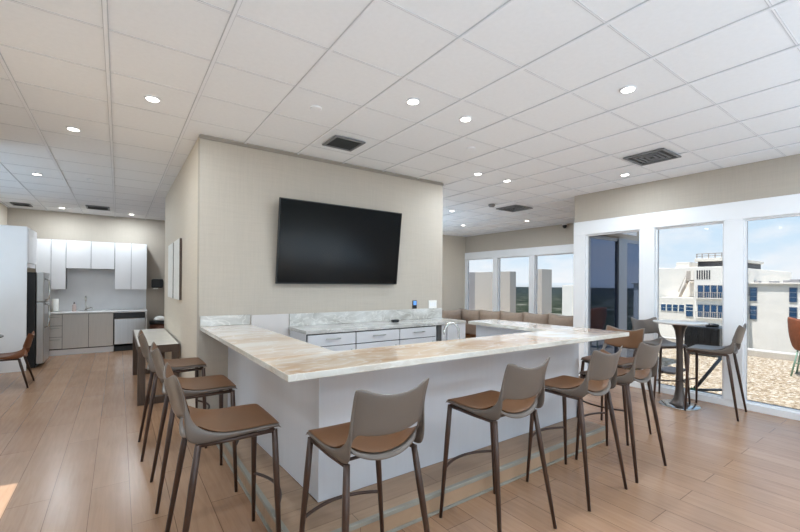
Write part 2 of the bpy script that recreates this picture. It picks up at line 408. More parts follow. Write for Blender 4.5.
# suspended grid: white T-bars with grey strips painting the shade at the tile edges
LX0 = -1.32
M['tile_shade'] = plain('tile_edge_shade', (200, 200, 202), 0.9, var=0.02)
def grid_bars(axis):
    bars, shade_strips = MB(), MB()
    if axis == 'y':
        v = -0.075 - 0.6096*5
        while v < 9.5:
            e0, e1 = (6.41 if v < LX0 else (RY0 if v < 6.5 else 4.0)), 11.68
            bars.box(v-.010, v+.010, e0, e1, CZ, CZ+.014)
            shade_strips.box(v-.0145, v-.0101, e0, e1, CZ+.006, CZ+.0138).box(v+.0101, v+.0145, e0, e1, CZ+.006, CZ+.0138)
            v += 0.6096
    else:
        v = 0.622 - 0.6096*6
        while v < 11.6:
            e1 = 6.53 if v < 3.95 else 9.33; e0 = LX0 if v < 6.4 else RX0
            bars.box(e0, e1, v-.004, v+.004, CZ+.009, CZ+.0139)
            shade_strips.box(e0, e1, v-.0075, v-.0041, CZ+.009, CZ+.0136).box(e0, e1, v+.0041, v+.0075, CZ+.009, CZ+.0136)
            v += 0.6096
    return bars, shade_strips
b1, v1 = grid_bars('y'); b2, v2 = grid_bars('x')
struct(b1.build('trim_1', M['tbar'])); struct(v1.build('trim_2', M['tile_shade']))
struct(b2.build('trim_10', M['tbar'])); struct(v2.build('trim_11', M['tile_shade']))

# core block with the television wall
CX0, CX1, CYB = 0.69, 4.07, 8.45
struct(B(CX0, CX1, YW, YW+0.12, 0, CZ+.01).build('wall_front', M['wall']))
struct(B(CX0, CX0+0.12, YW+0.12, CYB, 0, CZ+.01).build('wall_hall', M['wall_side']))
struct(B(CX1-0.12, CX1, YW+0.12, CYB, 0, CZ+.01).build('wall_lounge', M['wall_side']))
struct(B(CX0+.12, CX1-.12, CYB-0.12, CYB, 0, CZ+.01).build('wall_core', M['wall_side']))
struct(B(CX0-0.012, CX1+.005, YW-0.014, YW, CZ-0.035, CZ-0.004, 0.003).build('trim_3', plain('grey_wall_trim', (150, 142, 132), 0.6)))
struct(B(CX0-0.006, CX0, YW, CYB, 0, 0.09, 0.002).build('baseboard_hall', M['wall_side']))
# kitchen walls
KY = 11.68
struct(B(-1.93, 9.5, KY, KY+0.2, 0, CZ+.01).build('wall_back', M['wall']))
struct(B(-2.05, -1.93, 9.49, KY, 0, CZ+.01).build('wall_kitchen', M['wall_side']))
struct(B(RX0, -1.93, 9.49, 9.61, 0, CZ+.01).build('wall_dining', M['wall_side']))
# lounge walls
struct(B(4.07, 9.5, 9.48, 9.6, 0, CZ+.01).build('wall_sofa', M['wall_side']))
struct(B(9.33, 9.5, 3.94, 9.48, 2.60, CZ+.01).build('wall_lounge_header', M['wall']))
struct(B(6.66, 9.5, 3.82, 3.94, 2.46, CZ+.01).build('wall_return', M['wall']))
struct(B(8.98, 9.5, 3.82, 3.94, 0, 2.46).build('wall_return_pier', M['facade']))
struct(B(6.53, 6.65, RY0, 3.94, 2.66, CZ+.01).build('wall_right', M['wall']))
# window wall on the right
def front_windows():
    # piers at y ranges, glass between
    y_hi = 3.94; i = 1
    struct(B(6.50, 6.64, RY0, 3.94, 2.43, 2.66, 0.006).build('trim_4', M['frame']))
    struct(B(6.51, 6.64, RY0, 3.94, 0.0, 0.085, 0.004).build('trim_5', M['frame']))
    piers = [(3.73, 3.94), (2.65, 2.86), (1.62, 1.82), (0.58, 0.79), (-0.46, -0.25), (-1.5, -1.29), (-2.54, -2.33), (-3.6, -3.4)]
    p = MB()
    for a, b_ in piers: p.box(6.50, 6.64, a, b_, 0.085, 2.43, 0.006)
    struct(p.build('trim_6', M['frame']))
    for (a0, a1), (b0, b1) in zip(piers, piers[1:]):
        w = MB(); t = 0.022
        w.box(6.545, 6.60, b1, b1+t, 0.085, 2.43).box(6.545, 6.60, a0-t, a0, 0.085, 2.43)
        w.box(6.545, 6.60, b1+t, a0-t, 2.43-t, 2.43).box(6.545, 6.60, b1+t, a0-t, 0.085, 0.085+t)
        o = struct(w.build('window_%d' % i, M['frame']))
        B(6.568, 6.576, b1+t-.004, a0-t+.004, 0.085+t-.004, 2.43-t+.004).build('glass', M['glass'], o)
        i += 1
    return i
wi = front_windows()
# lounge windows (x = 9.35)
struct(B(9.30, 9.46, 3.94, 9.48, 2.38, 2.60, 0.006).build('trim_7', M['frame']))
struct(B(9.30, 9.46, 3.94, 9.48, 0.0, 0.45, 0.006).build('trim_8', M['frame']))
p = MB(); piers = [(9.42, 9.48), (8.10, 8.28), (6.79, 6.97), (5.45, 5.63), (3.94, 4.3)]
for a, b_ in piers: p.box(9.31, 9.46, a, b_, 0.45, 2.38, 0.006)
struct(p.build('trim_9', M['frame']))
for (a0, a1), (b0, b1) in zip(piers, piers[1:]):
    t = 0.02; w = MB()
    w.box(9.36, 9.41, b1, b1+t, 0.45, 2.38).box(9.36, 9.41, a0-t, a0, 0.45, 2.38).box(9.36, 9.41, b1+t, a0-t, 2.36, 2.38).box(9.36, 9.41, b1+t, a0-t, 0.45, 0.47)
    o = struct(w.build('window_%d' % wi, M['frame'])); wi += 1
    B(9.38, 9.388, b1+t-.004, a0-t+.004, 0.466, 2.364).build('glass', M['glass'], o)
# unseen left and rear sides: clear full-height glazing, the rear put in for daylight
def glazed(axis, fixed, a0, a1, step, zt):
    global wi
    n = max(1, round((a1-a0)/step)); w_ = (a1-a0)/n
    for i in range(n):
        s0, s1 = a0+i*w_, a0+(i+1)*w_
        t = 0.08; m_ = MB()
        def bx(p0, p1, z0, z1, d0=-0.05, d1=0.05):
            if axis == 'x': m_.box(fixed+d0, fixed+d1, p0, p1, z0, z1)
            else: m_.box(p0, p1, fixed+d0, fixed+d1, z0, z1)
        bx(s0, s0+t, 0, zt); bx(s1-t, s1, 0, zt); bx(s0+t, s1-t, 0, t); bx(s0+t, s1-t, zt-t, zt)
        o = struct(m_.build('window_%d' % wi, M['frame'])); wi += 1
        gm = MB()
        if axis == 'x': gm.box(fixed-.004, fixed+.004, s0+t, s1-t, t, zt-t)
        else: gm.box(s0+t, s1-t, fixed-.004, fixed+.004, t, zt-t)
        gm.build('glass', M['glass_clear'], o)
LX = -1.32
struct(B(LX-.12, LX, RY0, 4.425, 2.45, CZ+.01).build('wall_left', M['wall']))
struct(B(LX-.12, LX, 4.425, 6.4, 0, CZ+.01).build('wall_left_pier', M['wall']))
struct(B(RX0, LX-.12, 6.28, 6.4, 0, CZ+.01).build('wall_dining_side', M['wall']))
struct(B(RX0-.12, RX0, 6.28, 9.6, 0, CZ+.01).build('wall_dining_end', M['wall']))
struct(B(LX-.12, LX, RY0, 3.04, 0, 2.45).build('wall_left_rear', M['wall']))
glazed('x', LX-.06, 3.04, 4.425, 1.386, 2.45)
struct(B(LX-.12, 6.6, RY0-.12, RY0, 2.45, CZ+.01).build('wall_rear', M['wall']))
glazed('y', RY0-.06, LX, 6.5, 1.34, 2.45)

# ------------------------------------------------------------------ bar
struct_step = thing('bar_step', 'low oak footrest step with pale metal nosing running around the white bar', 'step', (2.4, 2.6, 0))
SX0, SY0, SX1, SZ = 0.785, 2.075, 4.06, 0.14
sp = MB(); sp.prism([(SX0+.012, YW-.002), (SX0+.012, SY0+.012), (SX1, SY0+.012), (SX1, 2.44), (1.07, 2.44), (.985, YW-.002)], 0, SZ-0.004)
sp.build('step_body', M['step_wood'], struct_step)
nm = MB()
nm.box(SX0, SX1+.004, SY0, SY0+.03, SZ-.028, SZ, .003); nm.box(SX0, SX0+.03, SY0+.03, YW-.002, SZ-.028, SZ, .003)
nm.build('nosing', M['nosing'], struct_step)
nm = MB()
nm.box(SX0-.004, SX1+.004, SY0-.004, SY0+.012, 0, .016, .002); nm.box(SX0-.004, SX0+.012, SY0+.012, YW-.002, 0, .016, .002)
nm.build('base_strip', M['nosing'], struct_step)

bar = thing('bar', 'white panelled U-shaped bar body standing inside the oak step', 'bar', (2.4, 2.6, 0))
BX0, BY0, BX1 = 1.075, 2.43, 4.05
b = MB(); b.box(BX0, 4.125, BY0, BY0+.05, 0.137, 1.066, .002); b.build('front_panel', M['barwhite'], bar)
b = MB(); b.prism([(BX0, BY0+.05), (BX0+.05, BY0+.05), (1.03, YW-.002), (.98, YW-.002)], 0.137, 1.066, .002); b.build('side_panel', M['barwhite'], bar)
b = MB(); b.box(3.70, 4.125, BY0+.05, 3.56, 0.0, 1.066, .002); b.build('side_panel', M['barwhite'], bar)
# end panel under the counter at the right
TH0, TH1 = 1.066, 1.105
top = thing('bar_countertop', 'polished tan and cream stone countertop running around the U-shaped bar', 'countertop', (2.4, 2.6, TH0))
edge_mat(MB().prism([(.705, 1.975), (4.145, 1.912), (4.135, 2.46), (.705, 2.485)], TH0, TH1, .004).build('slab', M['stone'], top), M['stone_edge_lit'])
edge_mat(MB().prism([(.705, 2.486), (1.215, 2.483), (1.215, YW-.002), (.705, YW-.002)], TH0, TH1, .004).build('slab', M['stone2'], top), M['stone_edge_lit'])
edge_mat(MB().prism([(3.63, 2.464), (4.135, 2.461), (4.115, 3.65), (3.63, 3.63)], TH0, TH1, .004).build('slab', M['stone2'], top), M['stone_edge_lit'])
bs = B(.70, 1.21, YW-.022, YW-.002, TH1+.001, 1.215, .003).build('stone_upstand', M['stone3']); tag(bs, 'short grey stone upstand on the beige wall behind the left bar leg', 'backsplash')

pw = B(1.22, 1.652, YW-.012, YW-.002, .0, 1.205, .002).build('wall_panel', M['panel']); tag(pw, 'plain off-white panel on the beige wall between the bar leg and the drawer cabinet', 'panel')

# back counter below the television
FZ = 0.0
bc = thing('back_bar_cabinet', 'pale grey drawer cabinet under the wall-mounted television', 'cabinet', (2.8, 4.35, 0))
CXL, CXR, CYF, CZT = 1.665, 3.70, 4.10, 1.045
B(CXL, CXR, CYF+.02, YW-.002, 0, CZT-.03, .002).build('carcass', M['drawer'], bc)
edges = [1.675, 2.275, 2.90, 3.50]
for a, b_ in zip(edges, edges[1:]):
    d = B(a+.006, b_-.006, CYF, CYF+.018, CZT-.175, CZT-.045, .003).build('drawer', M['drawer'], bc)
    h = MB(); c = (a+b_)/2
    h.tube([(c-.09, CYF-.025, CZT-.095), (c+.09, CYF-.025, CZT-.095)], .006).tube([(c-.07, CYF-.025, CZT-.095), (c-.07, CYF, CZT-.095)], .005).tube([(c+.07, CYF-.025, CZT-.095), (c+.07, CYF, CZT-.095)], .005)
    h.build('handle', M['alu'], d)
    d = B(a+.006, b_-.006, CYF, CYF+.018, .12, CZT-.185, .003).build('door', M['drawer'], bc)
    B(b_-.07, b_-.05, CYF-.012, CYF, CZT-.25, CZT-.23, .003).build('knob', M['alu'], d)
# dark gaps between fronts
gp = MB()
gp.box(CXL+.004, edges[-1]+.004, CYF+.0185, CYF+.0199, .1, CZT-.035); gp.build('shadow_gap', M['gap'], bc)
B(3.52, 3.60, CYF, CYF+.018, .12, CZT-.035, .002).build('end_panel', M['gap'], bc)
bt = B(CXL-.01, 4.05, CYF-.012, YW-.002, CZT-.03, CZT+.01, .003).build('back_countertop', M['stone3']); tag(bt, 'grey veined stone countertop on the drawer cabinet under the television', 'countertop')
bs = B(1.66, 4.05, YW-.022, YW-.002, CZT+.011, 1.205, .003).build('stone_backsplash', M['stone3']); tag(bs, 'long low grey stone backsplash along the wall under the television', 'backsplash')
fr = B(3.71, 4.05, CYF+.0, YW-.03, 0, CZT-.03, .004).build('under_counter_fridge', M['drawer']); tag(fr, 'plain pale grey cabinet end standing right of the drawers under the television', 'cabinet')

# sink run inside the bar, hidden from the room by the bar front
sk = B(1.2, 3.52, 2.49, 3.02, .0, .93, .004).build('sink_counter', M['drawer']); tag(sk, 'low inner sink counter behind the bar front, under the curved chrome tap', 'counter')
fa = thing('bar_faucet', 'curved gooseneck chrome tap rising behind the bar front', 'faucet', (2.60, 2.72, .93))
pts = [(2.60, 2.72, .93), (2.60, 2.72, 1.12)]
for k in range(1, 11):
    a = PI*k/10*1.12
    pts.append((2.60-.085+.085*math.cos(a), 2.72+.02*k/10, 1.12+.095*math.sin(a)))
MB().tube(pts, .011, 10).build('spout', M['chrome'], fa)
MB().lathe([(.028, 0), (.028, .012), (.018, .02), (.018, .06), (.012, .07)], (2.60, 2.72, .931)).build('faucet_base', M['chrome'], fa)
MB().tube([(2.60, 2.735, .985), (2.66, 2.77, 1.0)], .006).build('lever', M['chrome'], fa)

# ------------------------------------------------------------------ television
tv = thing('television', 'large black flat screen television tilted slightly down on the beige wall', 'television', (2.325, 4.6, 1.56))
bm_ = MB()
bm_.box(-.846, .846, -.035, .0, 0, .985, .004)
o = bm_.build('housing', M['black'], tv, True)
s_ = B(-.836, .836, -.0375, -.0345, .015, .973).build('screen', M['screen'], tv, True)
lg = B(-.3, .3, .0, .02, .25, .75).build('mount_plate', M['black'], tv, True)
tilt = math.radians(7.0)
for q in (o, s_, lg): q.rotation_euler = (tilt, 0, 0)
tv.location = (2.325, 4.598, 1.565)
o = B(1.95, 2.7, 4.52, YW-.001, 1.95, 2.15).build('wall_bracket', M['black'], tv)

sw = thing('wall_outlet', 'white double wall plate with sockets right of the small black panel', 'outlet', (3.87, YW, 1.25))
B(3.80, 3.955, YW-.008, YW-.001, 1.205, 1.325, .003).build('plate', M['paper'], sw)
for xx in (3.825, 3.865, 3.905):
    B(xx, xx+.025, YW-.010, YW-.0078, 1.235, 1.295, .001).build('socket', M['white'], sw)
pn = thing('control_panel', 'small black touch panel on the wall below the television corner', 'control panel', (3.53, YW, 1.25))
B(3.495, 3.57, YW-.014, YW-.001, 1.21, 1.33, .004).build('housing', M['black'], pn)
B(3.505, 3.560, YW-.0155, YW-.0138, 1.262, 1.322).build('display', M['blue'], pn)
rm = B(2.99, 3.09, 4.38, 4.44, CZT+.0101, CZT+.045, .012).build('remote_puck', M['black']); tag(rm, 'small black rounded gadget lying on the grey stone back counter', 'gadget')

# ------------------------------------------------------------------ stools
CP = [(.262, .758), (.264, .768), (.245, .777), (.15, .772), (.05, .768), (-.05, .764), (-.14, .765), (-.205, .779), (-.238, .873), (-.252, .935), (-.270, 1.01), (-.288, 1.076)]
EP = [(.250, .764), (.252, .776), (.235, .787), (.15, .789), (.05, .787), (-.04, .794), (-.115, .820), (-.163, .860), (-.19, .905), (-.210, .97), (-.230, 1.055), (-.256, 1.142)]
HW = [.222, .224, .226, .230, .232, .231, .226, .220, .212, .206, .205, .208]
def shell_grid(dz, umax, lift, r0_, r1_, nu=12, skirt=False):
    """rows r0_..r1_ of the bent shell; returns bmesh builder"""
    mb = MB(); bm = mb.bm; rows = []
    us = [-1+2*i/nu for i in range(nu+1)]
    for r in range(r0_, r1_+1):
        row = []
        (cy, cz), (ey, ez) = CP[r], EP[r]
        for u in us:
            uu = u*umax; w = abs(uu)**2.3
            # normal-ish lift towards the sitter
            if r < 7: ly, lz = 0, lift
            elif r == 7: ly, lz = lift*.6, lift*.8
            else: ly, lz = lift, 0
            zr = -.026*max(0, (abs(uu)-.78)/.22)**2 if r == 11 else (-.008*max(0, (abs(uu)-.78)/.22)**2 if r == 10 else 0)
            row.append(bm.verts.new((HW[r]*uu, cy+(ey-cy)*w+ly, cz+(ez-cz)*w+lz+dz+zr)))
        if skirt:
            def sk_(sgn):
                x_, y_, z_ = row[-1 if sgn > 0 else 0].co
                if r <= 6: zz = (.762, .762, .762, .761, .757, .752, .748)[r]+dz; yy = y_ if r else y_+.0
                elif r == 7: zz = .752+dz; yy = -.212
                elif r == 8: zz = .83+dz; yy = -.228
                else: return bm.verts.new((x_+sgn*.002, y_-.012, z_-.002))
                return bm.verts.new((x_+sgn*.004-(sgn*.012 if r <= 7 else 0), yy, min(zz, z_-.006)))
            row = [sk_(-1)] + row + [sk_(1)]
        rows.append(row)
    return mb, rows, us
def add_faces(mb, rows, skip):
    for j in range(len(rows)-1):
        for i in range(len(rows[j])-1):
            if skip(j, i): continue
            f = mb.bm.faces.new((rows[j][i], rows[j][i+1], rows[j+1][i+1], rows[j+1][i])); f.smooth = True
def finish(o, thick, sub=2, off=1):
    md = o.modifiers.new('solid', 'SOLIDIFY'); md.thickness = thick; md.offset = off
    sb = o.modifiers.new('sub', 'SUBSURF'); sb.levels = sub; sb.render_levels = sub
    for f in o.data.polygons: f.use_smooth = True
def keep(mb, name, mat, parent):
    me = bpy.data.meshes.new(name)
    mb.bm.normal_update(); mb.bm.to_mesh(me); mb.bm.free(); me.materials.append(mat)
    o = bpy.data.objects.new(name, me); COL.objects.link(o); o.parent = parent
    return o
def make_stool(name, label, cat, dz=0.0, shell_m='taupe', pad_m='brown', group=None, bar=True, leg_m='walnut'):
    t = thing(name, label, cat, (0, 0, 0), 0, group)
    mb, rows, us = shell_grid(dz, 1.0, 0, 0, 11, skirt=True)
    n = len(rows[0])
    add_faces(mb, rows, lambda j, i: j == 7 and 2 <= i <= 11)
    fl = []
    for i in range(2, 13):
        p = rows[7][i].co; fl.append(mb.bm.verts.new((p.x, p.y-.020, p.z-.026)))
    for i in range(2, 12):
        f = mb.bm.faces.new((rows[7][i], rows[7][i+1], fl[i-1], fl[i-2])); f.smooth = True
    o = keep(mb, 'seat_shell', M[shell_m], t); finish(o, .015, 2, 1)
    mb, rows, us = shell_grid(dz, .965, .0025, 1, 7)
    add_faces(mb, rows, lambda j, i: False)
    o = keep(mb, 'seat_pad', M[pad_m], t); finish(o, .005, 2, 0)
    mb, rows, us = shell_grid(dz, .955, .003, 8, 11)
    for v in rows[-1]: v.co.z -= .010
    for v in rows[0]: v.co.z += .010
    add_faces(mb, rows, lambda j, i: False)
    o = keep(mb, 'back_pad', M[pad_m], t); finish(o, .005, 2, 0)
    zt = .742+dz
    f = MB()
    for sx in (-1, 1):
        f.tube([(sx*.205, .225, zt+.004), (sx*.203, 0, zt+.0), (sx*.192, -.16, zt-.002)], .0125, 8)
    f.tube([(-.205, .222, zt+.004), (.205, .222, zt+.004)], .010, 8)
    f.tube([(-.195, -.10, zt-.004), (.195, -.10, zt-.004)], .008, 8)
    f.build('seat_frame', M[leg_m], t, True)
    for sx in (-1, 1):
        top_, bot = Vector((sx*.205, .226, zt+.008)), Vector((sx*.268, .243, 0))
        MB().tube([top_, top_.lerp(bot, .25), bot], [.0155, .0175, .0110], 10).build('leg', M[leg_m], t, True)
    for sx in (-1, 1):
        top_, bot = Vector((sx*.192, -.158, zt+.004)), Vector((sx*.262, -.268, 0))
        MB().tube([top_, top_.lerp(bot, .25), bot], [.0155, .0175, .0110], 10).build('leg', M[leg_m], t, True)
    if bar:
        fr_ = MB(); pts = []
        for k in range(13):
            u = -1+2*k/12
            pts.append((u*.238, .234+.075*(1-u*u), .33+dz))
        fr_.tube(pts, .0095, 8).build('footrest', M[leg_m], t, True)
    return t
GR = 'taupe and brown bar stools'
stool0 = make_stool('bar_stool', '', 'bar stool', group=GR)
def place(first, x, y, rot, label, grey=False):
    o = stool0 if first else copy_tree(stool0)
    o.location = (x, y, 0); o.rotation_euler = (0, 0, math.radians(rot)); o['label'] = label
    if grey:
        for ch in o.children:
            if ch.name.split('.')[0] in ('seat_pad', 'back_pad'):
                ch.data = ch.data.copy(); ch.data.materials[0] = M['taupe']
    return o
place(True, 1.045, 1.775, 0, 'taupe bar stool seen from behind right at the near corner of the bar')
place(False, 2.05, 1.785, 0, 'taupe bar stool in the middle of the long bar front, second from the near corner')
place(False, 2.945, 1.765, 0, 'third taupe bar stool from the near corner along the bar front')
place(False, 3.645, 1.765, 0, 'taupe bar stool at the far right end of the long bar front')
place(False, 0.495, 2.435, -90, 'taupe bar stool nearest the camera on the left leg of the bar')
place(False, 0.490, 3.42, -90, 'middle bar stool of three on the left leg of the bar')
place(False, 0.445, 4.41, -90, 'bar stool on the left leg of the bar closest to the beige wall')
place(False, 4.335, 2.165, 90, 'bar stool facing the bar end, only its brown backrest front showing under the countertop')
place(False, 6.09, 2.435, 153, 'bar stool behind the round high table, its hollow backrest facing the room', True)
place(False, 6.12, 1.80, 6, 'bar stool in front of the round high table, back to the camera', True)

# ------------------------------------------------------------------ high table
ht = thing('high_table', 'round high bar table with dark trumpet pedestal beside the window', 'table', (6.03, 2.15, 0))
c = (6.03, 2.15, 0)
MB().lathe([(.23, .0), (.23, .008), (.215, .014), (.0, .015)], c, 40).build('base_disc', M['chrome'], ht)
MB().lathe([(.12, .0145), (.10, .03), (.065, .09), (.048, .2), (.040, .4), (.036, .7), (.040, .88), (.055, .98), (.085, 1.05), (.10, 1.073)], c, 32).build('pedestal', plain('dark_pewter', (88, 80, 76), .3, .7), ht)
MB().lathe([(.28, 1.074), (.30, 1.08), (.30, 1.096), (.295, 1.10), (0, 1.1005)], c, 48).build('tabletop', M['tabletop'], ht)

# ------------------------------------------------------------------ sofa
sf = thing('sectional_sofa', 'taupe sectional sofa running below the lounge windows', 'sofa', (8.7, 7.4, 0))
B(8.45, 9.28, 4.6, 8.62, .10, .40, .03).build('seat', M['sofaseat'], sf)
B(7.3, 9.28, 8.62, 9.46, .10, .40, .03).build('seat', M['sofaseat'], sf)
B(9.06, 9.28, 4.6, 9.2, .40, .70, .04).build('back_frame', M['sofa'], sf)
B(7.3, 9.28, 9.22, 9.46, .40, .70, .04).build('back_frame', M['sofa'], sf)
B(7.25, 9.2, 8.7, 9.4, 0, .10, .005).build('plinth', M['sofawood'], sf)
B(8.55, 9.2, 4.65, 8.7, 0, .10, .005).build('plinth', M['sofawood'], sf)
B(7.12, 7.30, 8.60, 9.46, .10, .60, .04).build('armrest', M['sofawood'], sf)
def cushion(x0, x1, y0, y1, z0, z1, axis):
    mb = MB(); mb.box(x0, x1, y0, y1, z0, z1)
    bmesh.ops.subdivide_edges(mb.bm, edges=mb.bm.edges[:], cuts=6, use_grid_fill=True)
    cx, cy, cz = (x0+x1)/2, (y0+y1)/2, (z0+z1)/2; hx, hy, hz = (x1-x0)/2, (y1-y0)/2, (z1-z0)/2
    for v in mb.bm.verts:
        a, b_, c_ = (v.co.x-cx)/hx, (v.co.y-cy)/hy, (v.co.z-cz)/hz
        e1, e2 = (b_, c_) if axis == 'x' else (a, c_)
        puff = (1-abs(e1)**3)*(1-abs(e2)**3)
        th = .45+.75*puff
        if axis == 'x': v.co.x = cx+a*hx*th; v.co.z -= .035*(1-b_*b_)*max(0, c_); 
        else: v.co.y = cy+b_*hy*th; v.co.z -= .035*(1-a*a)*max(0, c_)
    for f in mb.bm.faces: f.smooth = True
    return mb
cg = 'taupe back cushions of the sofa'
yb = [9.28, 8.42, 7.62, 6.83, 6.06, 5.28]
names = ['in the corner of the lounge', 'second from the lounge corner', 'third from the lounge corner', 'fourth from the lounge corner', 'fifth from the lounge corner beside the window post']
for i in range(5):
    o = cushion(8.82, 9.05, yb[i+1]+.01, yb[i]-.01, .41, .80+.012*i, 'x').build('sofa_cushion', M['sofa'])
    tag(o, 'taupe back cushion under the lounge window, ' + names[i], 'cushion', cg)
o = cushion(7.95, 8.78, 9.0, 9.21, .41, .79, 'y').build('sofa_cushion', M['sofa'])
tag(o, 'taupe back cushion against the cream wall at the left end of the lounge sofa', 'cushion', cg)

# ------------------------------------------------------------------ console table
ct = thing('console_table', 'dark wood console table with white inset top in the passage', 'console table', (.44, 7.08, 0))
cx0, cx1, cy0, cy1, ch = .205, .672, 6.03, 8.15, .755
m1 = MB(); bw = .085
m1.box(cx0, cx1, cy0, cy0+.09, ch-.10, ch-.002, .003).box(cx0, cx1, cy1-.09, cy1, ch-.10, ch-.002, .003)
m1.box(cx0, cx0+.035, cy0+.09, cy1-.09, ch-.10, ch-.002, .003).box(cx1-.035, cx1, cy0+.09, cy1-.09, ch-.10, ch-.002, .003)
m1.build('top_frame', M['darkwood'], ct)
B(cx0+.012, cx1-.012, cy0+.012, cy1-.012, ch-.03, ch+.001, .002).build('inset_top', M['marble'], ct)
for ya in (cy0, cy1-.09):
    m2 = MB(); m2.box(cx0, cx0+bw, ya, ya+.09, 0, ch-.10, .003).box(cx1-bw, cx1, ya, ya+.09, 0, ch-.10, .003)
    m2.box(cx0+bw, cx1-bw, ya, ya+.09, 0, .085, .003)
    m2.build('leg_frame', M['darkwood'], ct)

# wall panels in the passage
ag = 'pale panels on the passage wall'
for (a, b_), lb in zip(((6.03, 6.66), (6.80, 7.45)), ('white canvas panel on the passage wall, the one nearer the bar', 'white canvas panel on the passage wall, the one nearer the kitchen')):
    t = thing('wall_art', lb, 'wall art', (CX0, (a+b_)/2, 1.75), 0, ag)
    B(CX0-.035, CX0-.001, a, b_, 1.335, 2.16, .003).build('canvas', M['art'], t)
    B(CX0-.03, CX0-.001, a-.006, a-.0005, 1.335, 2.16, .001).build('edge_shadow', M['darkwood'], t)  # dark strip colours in the shadow along the panel's near edge

# ------------------------------------------------------------------ kitchen
KF, KU = 11.05, 11.35
kb = thing('kitchen_base_cabinet', 'grey kitchen base cabinet with three handled drawers and two plain doors', 'cabinet', (-.5, 11.3, 0))
B(-1.22, -.082, KF+.02, KY-.002, .12, .875, .002).build('carcass', M['gap'], kb)
B(-1.25, -.082, KF+.03, KY-.1, 0, .12, .002).build('toe_kick', M['white'], kb)
zs = [.14, .39, .63, .868]
for z0, z1 in zip(zs, zs[1:]):
    d = B(-1.208, -.975, KF, KF+.019, z0+.004, z1-.004, .002).build('drawer', M['cabgrey'], kb)
    MB().tube([(-1.17, KF-.02, z1-.05), (-1.01, KF-.02, z1-.05)], .006).tube([(-1.15, KF-.02, z1-.05), (-1.15, KF, z1-.05)], .005).tube([(-1.03, KF-.02, z1-.05), (-1.03, KF, z1-.05)], .005).build('handle', M['alu'], d)
for a, b_ in ((-.967, -.533), (-.525, -.092)):
    B(a, b_, KF, KF+.019, .14, .868, .002).build('door', M['cabgrey'], kb)
dw = thing('dishwasher', 'stainless steel dishwasher with black control strip at the end of the kitchen counter', 'dishwasher', (.22, 11.3, 0))
B(-.076, .518, KF+.03, KY-.05, .10, .87, .002).build('body', M['blackmetal'], dw)
B(-.070, .512, KF-.012, KF+.029, .16, .742, .006).build('door', M['steel'], dw)
B(-.070, .512, KF-.012, KF+.029, .748, .868, .004).build('control_strip', M['black'], dw)
B(-.07, .512, KF+.03, KF+.06, 0, .15, .002).build('toe_panel', M['black'], dw)
MB().tube([(-.05, KF-.014, .735), (.49, KF-.014, .735)], .007).build('handle', M['steel'], dw)
o = B(.522, .552, KF, KY-.002, 0, .875, .002).build('end_panel', M['cabgrey']); tag(o, 'narrow grey end panel right of the dishwasher', 'panel')
o = B(-1.22, .56, KF-.02, KY-.002, .876, .906, .003).build('kitchen_countertop', M['backsplash']); tag(o, 'pale grey kitchen countertop over the grey cabinets and dishwasher', 'countertop')
o = B(-1.45, .56, KY-.016, KY-.001, .907, 1.90, .001).build('kitchen_backsplash', M['backsplash']); tag(o, 'plain pale grey slab backsplash behind the kitchen tap', 'backsplash')
ug = 'white wall cabinets'
def upper(a, b_, z0, doors, label):
    t = thing('wall_cabinet', label, 'cabinet', ((a+b_)/2, 11.5, z0), 0, ug)
    B(a, b_, KU+.02, KY-.018, z0, 2.48, .002).build('carcass', M['gapgrey'], t)
    w_ = (b_-a)/doors
    for i in range(doors):
        B(a+i*w_+.005, a+(i+1)*w_-.005, KU, KU+.019, z0, 2.478, .002).build('door', M['cabwhite'], t)
upper(-1.44, -.945, 1.405, 2, 'tall white wall cabinet beside the refrigerator')
upper(-.943, -.075, 1.863, 2, 'short white wall cabinet above the kitchen tap')
upper(-.073, .556, 1.40, 2, 'tall white wall cabinet above the dishwasher')
kf = thing('kitchen_faucet', 'brushed gooseneck tap behind the kitchen sink', 'faucet', (-.56, 11.45, .907))
pts = [(-.60, 11.47, .907), (-.60, 11.47, 1.17)]
for k in range(1, 9):
    a = PI*k/8; pts.append((-.60, 11.47-.07+.07*math.cos(a), 1.17+.07*math.sin(a)))
MB().tube(pts, .016).build('spout', M['chrome'], kf)
MB().tube([(-.60, 11.47, .96), (-.50, 11.46, .98), (-.48, 11.45, .96)], .014).build('lever', M['chrome'], kf)
MB().lathe([(.03, 0), (.03, .02), (.02, .03)], (-.60, 11.47, .907)).build('collar', M['chrome'], kf)
sb_ = thing('soap_bottle', 'pink soap bottle with dark pump left of the kitchen tap', 'bottle', (-.80, 11.42, .907))
MB().lathe([(.035, 0), (.037, .02), (.037, .13), (.028, .155), (.013, .165), (.013, .175)], (-.80, 11.42, .907)).build('bottle_body', M['soap'], sb_)
MB().lathe([(.016, .1755), (.016, .19), (.006, .195), (.006, .21)], (-.80, 11.42, .907)).tube([(-.80, 11.42, 1.113), (-.80, 11.37, 1.113)], .007).build('pump', M['black'], sb_)
pt = thing('paper_towel_roll', 'white paper towel roll standing at the left end of the kitchen counter', 'paper towel', (-1.12, 11.42, .907))
MB().lathe([(.055, .012), (.058, .02), (.058, .28), (.055, .285), (.018, .286)], (-1.12, 11.42, .907)).build('roll', M['paper'], pt)
MB().lathe([(.07, 0), (.07, .011)], (-1.12, 11.42, .907)).build('holder_base', M['alu'], pt)
